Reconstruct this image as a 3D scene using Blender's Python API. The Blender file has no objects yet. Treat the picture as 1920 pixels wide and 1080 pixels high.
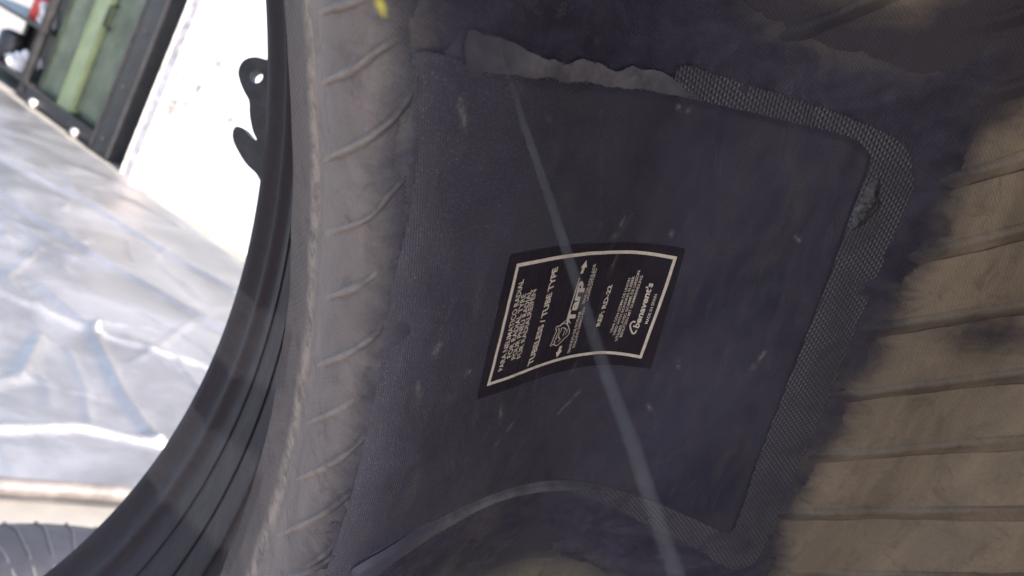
import bpy, math, random
import numpy as np
from mathutils import Matrix, Vector
random.seed(4)
scene = bpy.context.scene
col = scene.collection
R = math.radians

# ------------------------------------------------------------------ camera
H = 1.1734                                   # camera height: the tyre stands on the floor
CAM = np.array([[0.89826, 0.06116, 0.43519],   # right, down, forward of the lens in world axes
                [0.43946, -0.12501, -0.88952],
                [0.0, 0.99027, -0.13917]])
cam_data = bpy.data.cameras.new('camera')
cam = bpy.data.objects.new('camera', cam_data); col.objects.link(cam)
cam_data.sensor_width = 36.0
cam_data.lens = 36.0 * 1472.25 / 1920.0
cam_data.clip_start = 0.01; cam_data.clip_end = 400
cam_data.dof.use_dof = True; cam_data.dof.focus_distance = 0.25; cam_data.dof.aperture_fstop = 16.0
mw = Matrix.Identity(4)
for i in range(3):
    mw[i][0] = CAM[0][i]; mw[i][1] = -CAM[1][i]; mw[i][2] = -CAM[2][i]
mw[2][3] = H
cam.matrix_world = mw
scene.camera = cam

# ------------------------------------------------------------------ sky and sun
world = bpy.data.worlds.new('World'); scene.world = world; world.use_nodes = True
wn = world.node_tree.nodes; wl = world.node_tree.links
sky = wn.new('ShaderNodeTexSky'); sky.sky_type = 'NISHITA'; sky.sun_disc = False
SUN_TO = Vector((0.62, -0.42, 0.66)).normalized()
sky.sun_elevation = math.asin(SUN_TO.z)
sky.sun_rotation = math.atan2(SUN_TO.x, SUN_TO.y)
sky.air_density = 1.0; sky.dust_density = 2.0
wl.new(sky.outputs[0], wn['Background'].inputs[0]); wn['Background'].inputs[1].default_value = 0.12
sun_data = bpy.data.lights.new('sun', 'SUN'); sun_data.energy = 4.2; sun_data.angle = R(0.5); sun_data.color = (1, .94, .86)
sun = bpy.data.objects.new('sun', sun_data); col.objects.link(sun)
sun.rotation_euler = SUN_TO.to_track_quat('Z', 'Y').to_euler(); sun.location = (3, -3, 6)
vs = scene.view_settings
vs.view_transform = 'Standard'; vs.look = 'None'; vs.gamma = 1.0; vs.use_curve_mapping = False
vs.exposure = 2.25
scene.cycles.max_bounces = 7; scene.cycles.diffuse_bounces = 4

# ------------------------------------------------------------------ helpers
def tag(o, label=None, cat=None, group=None, kind=None):
    if label: o['label'] = label
    if cat: o['category'] = cat
    if group: o['group'] = group
    if kind: o['kind'] = kind
    return o

def link(o, parent=None):
    col.objects.link(o)
    if parent: o.parent = parent
    return o

def empty(name, loc=(0, 0, 0)):
    o = bpy.data.objects.new(name, None); o.location = loc; o.empty_display_size = .05
    return link(o)

def mesh_obj(name, verts, faces, mat, parent=None, smooth=True, uv=None, attrs=None):
    me = bpy.data.meshes.new(name)
    me.from_pydata([tuple(map(float, v)) for v in verts], [], [tuple(map(int, f)) for f in faces])
    me.update()
    if smooth:
        me.polygons.foreach_set('use_smooth', np.ones(len(me.polygons), bool))
    if uv is not None:
        lay = me.uv_layers.new(name='UVMap')
        li = np.empty(len(me.loops), np.int32); me.loops.foreach_get('vertex_index', li)
        lay.data.foreach_set('uv', np.asarray(uv, np.float32)[li].ravel())
    for k, v in (attrs or {}).items():
        a = me.attributes.new(k, 'FLOAT', 'POINT'); a.data.foreach_set('value', np.asarray(v, np.float32))
    me.materials.append(mat)
    return link(bpy.data.objects.new(name, me), parent)

_lat = {}
def vnoise(x, y, seed=0):
    if seed not in _lat: _lat[seed] = np.random.default_rng(seed).uniform(-1, 1, (256, 256))
    L = _lat[seed]; xi = np.floor(x).astype(int); yi = np.floor(y).astype(int)
    fx = x - xi; fy = y - yi; fx = fx * fx * (3 - 2 * fx); fy = fy * fy * (3 - 2 * fy)
    g = lambda i, j: L[i % 256, j % 256]
    return (g(xi, yi) * (1 - fx) * (1 - fy) + g(xi + 1, yi) * fx * (1 - fy) + g(xi, yi + 1) * (1 - fx) * fy + g(xi + 1, yi + 1) * fx * fy)
def fbm(x, y, seed=0, oct=4):
    return sum(vnoise(x * 2 ** k, y * 2 ** k, seed + k) * .5 ** k for k in range(oct))

def smooth_poly(P, n=8):
    P = np.array(P, float); m = len(P); out = []
    for i in range(m):
        p0, p1, p2, p3 = P[i - 1], P[i], P[(i + 1) % m], P[(i + 2) % m]
        t = np.linspace(0, 1, n, endpoint=False)[:, None]
        out.append(.5 * (2 * p1 + (p2 - p0) * t + (2 * p0 - 5 * p1 + 4 * p2 - p3) * t ** 2 + (3 * p1 - p0 - 3 * p2 + p3) * t ** 3))
    return np.vstack(out)
def smooth_line(P, n=8):
    P = np.array(P, float); E = np.vstack([2 * P[0] - P[1], P, 2 * P[-1] - P[-2]]); out = []
    for i in range(1, len(E) - 2):
        p0, p1, p2, p3 = E[i - 1:i + 3]; t = np.linspace(0, 1, n, endpoint=False)[:, None]
        out.append(.5 * (2 * p1 + (p2 - p0) * t + (2 * p0 - 5 * p1 + 4 * p2 - p3) * t ** 2 + (3 * p1 - p0 - 3 * p2 + p3) * t ** 3))
    return np.vstack(out + [P[-1:]])

def sdist(pts, poly):
    """signed distance to a polygon, positive inside"""
    pts = np.asarray(pts, float); a = poly; b = np.roll(poly, -1, 0); ab = b - a; L = (ab ** 2).sum(1) + 1e-12
    out = np.empty(len(pts))
    for i in range(0, len(pts), 8000):
        p = pts[i:i + 8000]
        d = p[:, None] - a[None]
        t = np.clip((d * ab).sum(2) / L, 0, 1)
        e = d - t[..., None] * ab
        dist = np.sqrt((e ** 2).sum(2).min(1))
        yy = p[:, 1:2]
        c = ((a[:, 1] > yy) != (b[:, 1] > yy)) & (p[:, 0:1] < ab[:, 0] * (yy - a[:, 1]) / (ab[:, 1] + 1e-12) + a[:, 0])
        ins = c.sum(1) % 2 == 1
        out[i:i + 8000] = np.where(ins, dist, -dist)
    return out
def segdist(pts, P):
    P = np.array(P, float); pts = np.asarray(pts, float); best = np.full(len(pts), 1e9)
    for a, b in zip(P[:-1], P[1:]):
        ab = b - a; t = np.clip(((pts - a) @ ab) / (ab @ ab + 1e-12), 0, 1)
        best = np.minimum(best, np.linalg.norm(pts - a - t[:, None] * ab, axis=1))
    return best

# ------------------------------------------------------------------ material helpers
class NT:
    def __init__(s, name):
        s.m = bpy.data.materials.new(name); s.m.use_nodes = True
        s.t = s.m.node_tree; s.b = s.t.nodes['Principled BSDF']
    def n(s, kind, **kw):
        nd = s.t.nodes.new(kind)
        for k, v in kw.items():
            if hasattr(nd, k): setattr(nd, k, v)
        return nd
    def l(s, a, b): s.t.links.new(a, b)
    def setin(s, node, key, v):
        if hasattr(v, 'is_linked') or isinstance(v, bpy.types.NodeSocket): s.l(v, node.inputs[key])
        else: node.inputs[key].default_value = v
    def coord(s, which='UV'): return s.n('ShaderNodeTexCoord').outputs[which]
    def mapped(s, vec, scale=(1, 1, 1), rot=(0, 0, 0)):
        m = s.n('ShaderNodeMapping'); s.l(vec, m.inputs[0]); m.inputs['Scale'].default_value = scale; m.inputs['Rotation'].default_value = rot
        return m.outputs[0]
    def noise(s, vec, scale=5., detail=4., rough=.55, dist=0.):
        x = s.n('ShaderNodeTexNoise'); s.l(vec, x.inputs['Vector'])
        x.inputs['Scale'].default_value = scale; x.inputs['Detail'].default_value = detail
        x.inputs['Roughness'].default_value = rough; x.inputs['Distortion'].default_value = dist
        return x.outputs['Fac']
    def math(s, op, a, b=0., c=0.):
        x = s.n('ShaderNodeMath', operation=op)
        s.setin(x, 0, a); s.setin(x, 1, b); s.setin(x, 2, c)
        return x.outputs[0]
    def rng(s, v, a, b, c=0., d=1., smooth=True):
        x = s.n('ShaderNodeMapRange'); x.interpolation_type = 'SMOOTHSTEP' if smooth else 'LINEAR'
        s.l(v, x.inputs[0])
        for i, k in enumerate((a, b, c, d)): x.inputs[1 + i].default_value = k
        return x.outputs[0]
    def mix(s, f, a, b, mode='MIX'):
        x = s.n('ShaderNodeMix'); x.data_type = 'RGBA'; x.blend_type = mode
        s.setin(x, 0, f)
        for k, v in ((6, a), (7, b)):
            if isinstance(v, bpy.types.NodeSocket): s.l(v, x.inputs[k])
            else: x.inputs[k].default_value = (*v, 1) if len(v) == 3 else v
        return x.outputs[2]
    def ramp(s, f, stops):
        x = s.n('ShaderNodeValToRGB'); s.l(f, x.inputs[0]); e = x.color_ramp.elements
        while len(e) < len(stops): e.new(.5)
        for el, (p, c) in zip(e, stops): el.position = p; el.color = (*c, 1)
        return x.outputs[0]
    def attr(s, name):
        return s.n('ShaderNodeAttribute', attribute_name=name).outputs['Fac']
    def uvxy(s):
        x = s.n('ShaderNodeSeparateXYZ'); s.l(s.coord(), x.inputs[0]); return x.outputs[0], x.outputs[1]
    def bump(s, h, strength=.3, dist=.001, prev=None):
        x = s.n('ShaderNodeBump'); x.inputs['Strength'].default_value = strength; x.inputs['Distance'].default_value = dist
        s.l(h, x.inputs['Height'])
        if prev: s.l(prev, x.inputs['Normal'])
        return x.outputs[0]
    def out(s, color=None, rough=None, normal=None, **kw):
        for k, v in (('Base Color', color), ('Roughness', rough), ('Normal', normal), *kw.items()):
            if v is None: continue
            if isinstance(v, bpy.types.NodeSocket): s.l(v, s.b.inputs[k])
            elif isinstance(v, tuple) and len(v) == 3: s.b.inputs[k].default_value = (*v, 1)
            else: s.b.inputs[k].default_value = v
        return s.m

def plain(name, colr, rough=.6, metal=0., var=.25, scale=12., bumps=.15, spec=.5):
    t = NT(name); c = t.coord('Object'); f = t.noise(c, scale, 6, .6); g = t.noise(c, scale * 6, 4, .6)
    dark = tuple(x * (1 - var) for x in colr); lite = tuple(min(1, x * (1 + var)) for x in colr)
    cc = t.mix(t.rng(f, .3, .7), dark, lite)
    return t.out(cc, t.rng(g, .2, .8, rough - .1, min(1, rough + .1)), t.bump(g, bumps, .002), Metallic=metal, **{'Specular IOR Level': spec})

# ---- outlines measured on the liner (mm round the tyre, mm from bead)
PLATEAU = [(-50.35,68.45),(-35.89,64.27),(-21.97,61.13),(-6.78,59.04),(11.49,57.42),(27.63,55.92),(45.15,54.78),(68.52,53.16),(94.49,51.56),(126.07,51.3),(125.01,53.45),(119.26,62.69),(117.38,79.46),(123.45,108.28),(132.36,141.35),(135.57,159.03),(138.73,177.95),(142.25,197.01),(146.3,216.72),(150.38,234.42),(151.38,245.52),(133.23,243.0),(109.32,237.62),(72.21,233.24),(34.88,230.42),(9.39,228.85),(-6.63,229.2),(-10.66,227.1),(-14.63,219.73),(-17.51,204.09),(-20.07,190.5),(-25.63,163.0),(-34.39,126.09),(-44.24,90.49)]
SKIRT = [(-57.17,57.52),(-48.26,56.79),(-30.38,56.24),(-7.82,53.38),(10.71,50.64),(36.99,49.65),(64.67,48.13),(93.42,46.96),(131.46,45.81),(132.02,54.77),(129.33,69.29),(131.64,89.27),(135.81,116.38),(139.56,144.52),(142.53,161.94),(147.99,180.75),(157.06,208.01),(163.13,233.62),(169.63,257.97),(160.99,266.37),(137.49,261.06),(113.14,256.93),(78.38,252.25),(55.73,249.65),(30.58,248.11),(11.28,247.28),(-2.28,246.67),(-14.76,236.57),(-20.76,217.57),(-25.7,197.95),(-30.32,178.62),(-36.72,156.62),(-32.91,153.45),(-35.26,146.59),(-38.46,136.95),(-38.85,127.56),(-42.94,117.38),(-47.41,98.59),(-51.39,89.84),(-56.52,79.99),(-59.92,69.87)]
CEMENT = [(-76.47,54.9),(-62.43,54.82),(-53.6,55.7),(-48.34,56.2),(-43.98,53.3),(-39.29,51.39),(-30.78,49.91),(-15.82,50.81),(0.36,50.8),(17.98,49.66),(37.24,48.49),(51.83,47.69),(72.47,46.06),(90.01,44.79),(108.68,43.84),(132.87,41.88),(148.63,41.1),(157.34,58.57),(163.16,85.22),(185.37,121.22),(186.71,137.28),(184.62,151.07),(181.96,163.61),(180.79,179.03),(184.55,194.19),(188.76,207.2),(194.39,224.13),(188.37,248.69),(179.88,271.9),(165.69,277.24),(150.65,268.25),(135.4,263.74),(125.33,264.12),(109.56,261.11),(100.0,263.0),(86.26,262.42),(76.61,255.47),(67.59,260.28),(54.33,258.85),(45.57,259.76),(34.1,260.29),(25.4,258.0),(16.05,264.59),(4.55,259.88),(-7.63,258.9),(-20.58,259.04),(-27.3,259.96),(-32.13,264.03),(-40.25,261.52),(-46.21,253.72),(-43.54,244.24),(-38.71,235.81),(-40.84,210.95),(-45.97,192.26),(-50.8,180.72),(-55.4,172.76),(-61.43,166.29),(-69.22,152.15),(-75.86,88.48),(-77.71,64.44)]
BLISTER = [(-2.95,233.86),(4.47,237.68),(10.05,237.32),(14.99,233.5),(17.27,230.1),(10.33,228.84),(0.48,229.53)]
LABELQ = [(8.48,89.0),(13.01,109.77),(18.69,131.99),(23.11,152.9),(26.31,172.04),(37.75,172.46),(55.63,172.94),(77.65,175.1),(74.92,158.06),(72.47,139.39),(68.49,115.84),(62.35,86.51),(42.78,86.38),(23.17,87.37)]
FLAP = [(-60.06,69.1),(-56.52,79.99),(-51.39,89.84),(-47.41,98.59),(-42.94,117.38),(-38.85,127.56),(-38.46,136.95),(-35.26,146.59),(-29.57,158.22),(-25.95,163.31),(-34.72,126.02),(-44.39,90.47),(-50.3,70.02)]
LOWEDGE = [(125.01,53.45),(119.26,62.69),(117.38,79.46),(123.45,108.28),(132.36,141.35),(135.57,159.03),(138.01,175.15),(141.76,178.01),(141.89,161.67),(139.56,144.52),(132.06,111.83),(127.84,85.34),(129.33,69.29),(133.08,60.21)]
FRAME = [(13.4,92.72),(16.66,108.15),(20.39,124.71),(24.82,143.93),(27.59,157.6),(29.84,168.95),(43.21,168.87),(57.25,168.44),(71.8,168.49),(68.66,153.46),(66.33,139.82),(63.8,125.28),(60.84,106.47),(57.55,90.08),(41.68,90.61),(26.84,91.41)]
LEFT_RIDGES = [[(-35.04,3.77),(-49.57,35.96),(-57.5,46.74),(-61.26,54.23)],[(-8.3,1.29),(-27.41,33.38),(-39.15,48.34),(-44.02,52.75),(-48.92,56.8)],[(17.34,3.59),(-9.31,40.14),(-20.35,49.38),(-28.82,56.89)],[(44.15,3.29),(14.3,37.17),(-1.29,50.38)],[(73.22,4.2),(44.7,31.34),(26.51,45.97),(18.84,50.09)],[(103.92,2.55),(69.17,30.23),(44.98,46.65)],[(134.48,3.08),(90.36,32.99),(67.96,45.99),(62.39,48.32)],[(167.05,3.38),(118.07,31.92),(92.21,45.13),(87.32,46.88)],[(145.35,33.08),(121.94,42.78),(108.34,47.63)],[(-56.46,6.37),(-67.23,38.68),(-72.09,47.6)]]
CROWN_RIDGES = [[(-40.8,183.14),(-48.67,201.79),(-55.54,218.16),(-61.33,229.37)],[(-42.13,234.53),(-47.02,247.95),(-51.68,261.19),(-55.43,272.51),(-58.93,284.33),(-62.18,297.03)],[(-25.05,248.33),(-28.82,259.27),(-32.41,270.23),(-36.05,282.71),(-39.35,296.22),(-42.51,310.0)],[(0.77,252.26),(-2.49,259.42),(-6.77,270.41),(-10.73,281.79),(-14.76,295.8),(-18.61,310.13),(-22.83,322.44)],[(25.86,254.1),(23.7,259.22),(17.48,276.83),(12.29,296.29),(8.56,311.76),(4.11,324.64),(-1.09,334.76)],[(55.32,249.45),(53.31,253.92),(48.8,267.8),(44.78,282.32),(41.54,298.41),(38.28,314.51),(33.58,327.82),(27.82,338.36),(21.73,347.82)],[(84.44,248.46),(81.3,256.13),(76.85,270.14),(73.05,285.04),(70.09,301.59),(66.74,317.47),(61.75,329.76),(55.05,340.67),(47.99,350.56),(41.02,359.89)],[(111.23,255.84),(108.16,264.05),(103.63,280.72),(100.39,299.6),(96.81,318.1),(90.67,331.9),(83.04,343.09),(74.95,353.45),(67.01,363.23),(59.45,372.47)],[(140.15,257.39),(138.21,264.15),(134.3,282.08),(131.95,302.65),(128.45,321.74),(121.57,335.5),(113.14,347.07),(104.37,357.84),(95.64,368.25),(87.34,378.06),(79.53,387.28)],[(169.11,276.12),(166.54,298.93),(163.21,321.27),(155.03,336.76),(144.75,349.64),(134.14,361.63),(123.88,372.93),(114.57,383.1),(105.83,392.64),(97.66,401.56)]]
TXT = [('PARA NEUMATICO RADIAL', (54.04, 95.33), (19.58, 96.45), 8), ('FOR RADIAL TYRE', (50.0, 98.25), (25.61, 98.86), 8), ('POUR PNEU RADIAL', (51.9, 100.85), (25.25, 101.4), 8), ('FÜR RADIALREIFEN', (52.81, 103.73), (25.96, 103.7), 8), ('TUBELESS / TUBE TYPE', (59.6, 111.97), (20.97, 112.62), 10), ('Tarp', (48.27, 129.62), (31.35, 128.54), 15), ('SENTIDO DE RODAJE', (62.95, 132.4), (45.14, 132.19), 5), ('ROLLING DIRECTION', (61.23, 134.42), (44.16, 133.99), 5), ('SENS DE ROULAGE', (42.18, 132.54), (26.46, 133.04), 5), ('LAUFRICHTUNG', (41.41, 134.29), (28.56, 134.21), 5), ('REF: RD-22', (54.98, 144.57), (37.87, 144.81), 7.5), ('USAR CON GOMA DE UNION', (59.33, 151.85), (36.71, 152.89), 4.2), ('USED WITH BONDING RUBBER', (60.81, 153.66), (36.17, 154.58), 4.2), ('UTILISER AVEC GOMME DE LIAISON', (63.7, 155.6), (34.22, 156.25), 4.2), ('BENUTZEN MIT GUMMIBINDUNG', (62.25, 157.23), (36.33, 158.02), 4.2), ("Benavent's", (59.46, 164.06), (39.3, 163.21), 9.5), ('MADE IN SPAIN', (56.98, 166.36), (44.49, 166.47), 4.5)]
STROKES = [[(47.06,82.33),(50.1,77.91)],[(30.1,67.97),(35.91,65.56)],[(44.43,61.92),(53.17,62.84)],[(72.41,100.83),(82.34,103.57)],[(86.37,111.07),(93.92,104.06)],[(85.57,145.63),(93.4,137.8)],[(23.16,138.43),(10.9,146.55)],[(18.37,139.5),(12.11,142.58)],[(-27.93,122.15),(13.51,131.76)],[(24.86,163.25),(19.83,165.35)],[(39.59,141.07),(61.67,143.42)],[(60.86,140.52),(74.24,137.33)],[(24.38,143.79),(34.43,141.95)],[(50.61,112.63),(82.48,120.89)],[(71.73,184.13),(76.46,186.35)],[(62.93,218.0),(72.74,215.6)],[(94.79,180.39),(98.45,184.16)],[(19.77,211.21),(20.98,213.06)],[(-43.63,67.06),(-36.21,68.9)],[(-33.59,97.07),(-30.93,98.56)],[(88.54,82.9),(108.94,90.5)],[(101.26,122.45),(112.68,118.38)],[(-24.41,155.41),(-22.73,159.8)]]
WIRE = [(-0.02716, 0.16988, 0.02318), (-0.01418, 0.12782, 0.0113), (-0.00773, 0.10575, 0.00515), (-0.00071, 0.08867, -0.00139), (0.00331, 0.08004, -0.00534), (0.00676, 0.07351, -0.00869), (0.01004, 0.068, -0.01197), (0.01269, 0.06362, -0.01434), (0.01451, 0.06036, -0.01599), (0.01643, 0.05807, -0.01791), (0.01822, 0.05581, -0.01966), (0.02004, 0.05355, -0.02136), (0.02304, 0.05015, -0.02399)]
EMBLEM = [[(46.41,124.66),(47.07,122.77),(47.6,121.59),(47.29,120.13),(48.27,120.15),(49.53,120.87),(51.33,120.4),(53.71,120.13),(55.32,119.76),(55.3,121.27),(56.64,123.4),(56.14,125.06),(55.02,126.8),(54.11,128.45),(52.7,128.73),(50.87,127.8),(49.22,126.64),(47.74,124.95),(47.39,123.33),(47.87,121.98)],[(52.58,122.33),(53.32,121.67),(51.44,121.95),(50.13,122.42),(48.31,121.52)],[(48.96,123.24),(50.52,123.46),(51.55,122.9),(52.91,123.2),(54.4,124.46),(55.02,123.46)],[(49.22,123.93),(50.41,125.84),(51.87,125.73),(53.32,125.61)],[(50.66,126.53),(52.21,127.35),(53.26,126.8)],[(55.08,121.05),(54.92,121.9),(53.62,121.16)],[(46.41,124.66),(47.5,126.67),(48.86,127.73)]]
SWOOSH = [(55.97,161.01),(55.76,159.81),(56.99,159.2),(58.87,159.95),(60.8,161.35),(61.0,162.42),(59.58,162.7)]
BAR = [(46.48,125.1),(38.01,125.05),(29.6,125.62)]
BEN = [(58.83,163.18),(39.63,163.38)]
HOOKOUT = [(-0.1572,0.3879,-0.0064),(-0.163,0.3877,-0.0077),(-0.1672,0.3872,-0.0115),(-0.1674,0.3864,-0.0171),(-0.1644,0.3858,-0.0214),(-0.1602,0.3853,-0.0251),(-0.156,0.3848,-0.0283),(-0.1529,0.384,-0.034),(-0.1481,0.3831,-0.0403),(-0.1445,0.3827,-0.0434),(-0.1475,0.3826,-0.0437),(-0.1531,0.383,-0.0413),(-0.1564,0.3828,-0.0423),(-0.1564,0.3824,-0.0458),(-0.1532,0.3818,-0.05),(-0.1445,0.3809,-0.0558),(-0.1375,0.3806,-0.0582),(-0.1323,0.3801,-0.0615),(-0.1293,0.3804,-0.06),(-0.1561,0.388,-0.0058)]
HOLE = [(-0.1553,0.3868,-0.0144),(-0.155,0.3866,-0.0156),(-0.1552,0.3864,-0.017),(-0.1558,0.3862,-0.0181),(-0.1569,0.3861,-0.0189),(-0.1582,0.3861,-0.0192),(-0.1595,0.3861,-0.019),(-0.1606,0.3862,-0.0184),(-0.1614,0.3863,-0.0173),(-0.1618,0.3865,-0.0161),(-0.1616,0.3867,-0.0148),(-0.1609,0.3869,-0.0136),(-0.1599,0.387,-0.0128),(-0.1586,0.387,-0.0125),(-0.1573,0.387,-0.0127),(-0.1561,0.3869,-0.0133)]

# ------------------------------------------------------------------ the tyre's own coordinates
# tyre axis = local z, theta = 0 towards local x; liner coordinates: a = mm round the tyre, b = mm from bead to crown
K = 1.8
RB, ZB = 0.286, 0.10
CTRL = np.array([[0, 0], [0.012166, -0.024149], [0.05997, 0.009022], [0.12345, 0.00748], [0.159267, 0.001764],
                 [0.177716, -0.050023], [0.184811, -0.098593]]) + [RB, ZB]
TYRE_ROT = Matrix(((0.886829, 0.268317, -0.376219), (0.261299, 0.380316, 0.887177), (0.381126, -0.88508, 0.267164)))
CAM_LOCAL = Vector((0.291215, -0.048732, -0.011273)) * K
E_ = np.vstack([2 * CTRL[0] - CTRL[1], CTRL, [CTRL[-1][0] - .002, CTRL[-1][1] - .05]])
_o = []
for i in range(1, len(E_) - 2):
    p0, p1, p2, p3 = E_[i - 1:i + 3]; t = np.linspace(0, 1, 81)[:-1, None]
    _o.append(.5 * (2 * p1 + (p2 - p0) * t + (2 * p0 - 5 * p1 + 4 * p2 - p3) * t ** 2 + (3 * p1 - p0 - 3 * p2 + p3) * t ** 3))
PROF = np.vstack(_o + [E_[-2][None]]) * K
PS = np.r_[0, np.cumsum(np.hypot(*np.diff(PROF, axis=0).T))]
SMAX = PS[-1]
_tan = np.gradient(PROF, PS, axis=0); _tan /= np.linalg.norm(_tan, axis=1)[:, None]
CIRC = 0.36 * K * 1000                        # mm of 'a' for one radian

def sink(b): x = np.clip((np.asarray(b, float) - 20) / 35, 0, 1); return x * x * (3 - 2 * x)
def on_liner(a, b, h=0.):
    """point of the liner at a, b (mm), h mm towards the cavity"""
    a = np.asarray(a, float); s = np.asarray(b, float) / 1000; h = np.asarray(h, float) / 1000
    over = np.maximum(s - SMAX, 0); s1 = np.minimum(s, SMAX)
    r = np.interp(s1, PS, PROF[:, 0]); z = np.interp(s1, PS, PROF[:, 1]) - over
    tr = np.interp(s1, PS, _tan[:, 0]); tz = np.interp(s1, PS, _tan[:, 1])
    h = h - .0026 * sink(s * 1000)
    r = r + tz * h; z = z - tr * h
    th = a / CIRC
    return np.stack([r * np.cos(th), r * np.sin(th), z], -1)
def uvab(a, b): return np.stack([np.asarray(a) / 100., np.asarray(b) / 100.], -1)   # 1 uv unit = 10 cm

# ------------------------------------------------------------------ materials of tyre and patch
def liner_material():
    t = NT('liner rubber'); uv = t.coord(); u, v = t.uvxy()
    vv = t.math('ADD', t.math('MULTIPLY', v, 1 / 8.), .25)           # v -2 .. 6 dm
    def q(mm): return mm / 800. + .25
    wob = t.noise(uv, 3., 5, .6)
    vw = t.math('ADD', vv, t.math('MULTIPLY', t.math('SUBTRACT', wob, .5), t.rng(v, 0., .3, .001, .04)))
    base = t.ramp(vw, [(q(-180), (.024, .020, .028)), (q(-74), (.018, .015, .022)), (q(-66), (.008, .0065, .010)), (q(-23), (.008, .0065, .010)), (q(-21), (.090, .082, .090)), (q(-3), (.100, .090, .096)),
                       (q(8), (.185, .165, .168)), (q(38), (.150, .136, .146)), (q(60), (.10, .093, .092)), (q(190), (.118, .103, .088)), (q(280), (.225, .186, .148))])
    n1 = t.noise(t.mapped(uv, (1, 2.5, 1)), 2.2, 7, .65, .6)
    c = t.mix(t.rng(n1, .3, .75, 0, .7), base, t.mix(1., base, (1.75, 1.65, 1.55), 'MULTIPLY'))
    n2 = t.noise(uv, 9., 6, .7, 1.)
    c = t.mix(t.rng(n2, .5, .76, 0, .6), c, t.mix(1., c, (.40, .38, .42), 'MULTIPLY'))
    n4 = t.noise(t.mapped(uv, (7, 1.4, 1), (0, 0, .35)), 3., 6, .72, .4)
    c = t.mix(t.rng(n4, .55, .72, 0, .35), c, t.mix(1., c, (.48, .45, .44), 'MULTIPLY'))
    fine = t.noise(uv, 90., 3, .7)
    c = t.mix(t.rng(fine, .3, .75, 0, .35), c, t.mix(1., c, (.6, .6, .62), 'MULTIPLY'))
    # dust caught along the bead edge
    edge = t.math('MULTIPLY', t.rng(t.math('ABSOLUTE', t.math('SUBTRACT', v, .015)), .0, .06, 1, 0), t.rng(t.noise(uv, 12., 4, .7), .35, .6))
    c = t.mix(t.math('MULTIPLY', edge, .75), c, (.36, .31, .28))
    # grey dusting over the bead face, scuffed by the lever, plus lighter swathes
    bead_pale = t.math('MULTIPLY', t.math('MAXIMUM', t.attr('bead_pale'), t.math('MULTIPLY', t.rng(v, -.24, -.3), t.rng(t.noise(t.mapped(uv, (1, 5, 1)), 4., 6, .7, .5), .5, .8, 0, .4))), t.rng(t.noise(t.mapped(uv, (9, 1.2, 1), (0, 0, .25)), 3., 5, .7), .2, .7, .45, 1))
    c = t.mix(bead_pale, c, (.066, .056, .062))
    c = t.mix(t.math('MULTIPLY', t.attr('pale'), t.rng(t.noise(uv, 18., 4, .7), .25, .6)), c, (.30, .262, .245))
    c = t.mix(t.math('MULTIPLY', t.attr('flank_shade'), .55), c, (.052, .042, .036))
    # soot-black cement brushed thin round the repair
    cem = t.math('ADD', t.attr('cem'), t.math('MULTIPLY', t.math('SUBTRACT', t.noise(t.mapped(uv, (3, 1, 1)), 5., 6, .7, .8), .5), 16.))
    wash = t.rng(cem, -12., 4., 0, .88)
    c = t.mix(wash, c, (.032, .029, .048))
    c = t.mix(t.attr('yellow'), c, (.62, .55, .08))
    # fine moulded ribs on the bead toe
    rib = t.math('SINE', t.math('ADD', t.math('MULTIPLY', u, 240.), t.math('MULTIPLY', v, 260.)))
    ribm = t.math('MULTIPLY', t.rng(v, -.26, -.2), t.rng(v, -.02, -.06))
    h = t.math('ADD', t.math('MULTIPLY', rib, t.math('MULTIPLY', ribm, .10)), t.math('ADD', t.math('MULTIPLY', t.noise(uv, 14., 6, .65), 1.6), t.math('MULTIPLY', fine, .5)))
    # cloth print left by the bladder
    cloth = t.math('MULTIPLY', t.math('SINE', t.math('MULTIPLY', u, 420.)), t.math('SINE', t.math('MULTIPLY', v, 420.)))
    h = t.math('ADD', h, t.math('MULTIPLY', cloth, .12))
    return t.out(c, t.rng(n1, .3, .7, .62, .85), t.bump(h, .55, .0008), **{'Specular IOR Level': .35})

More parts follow.
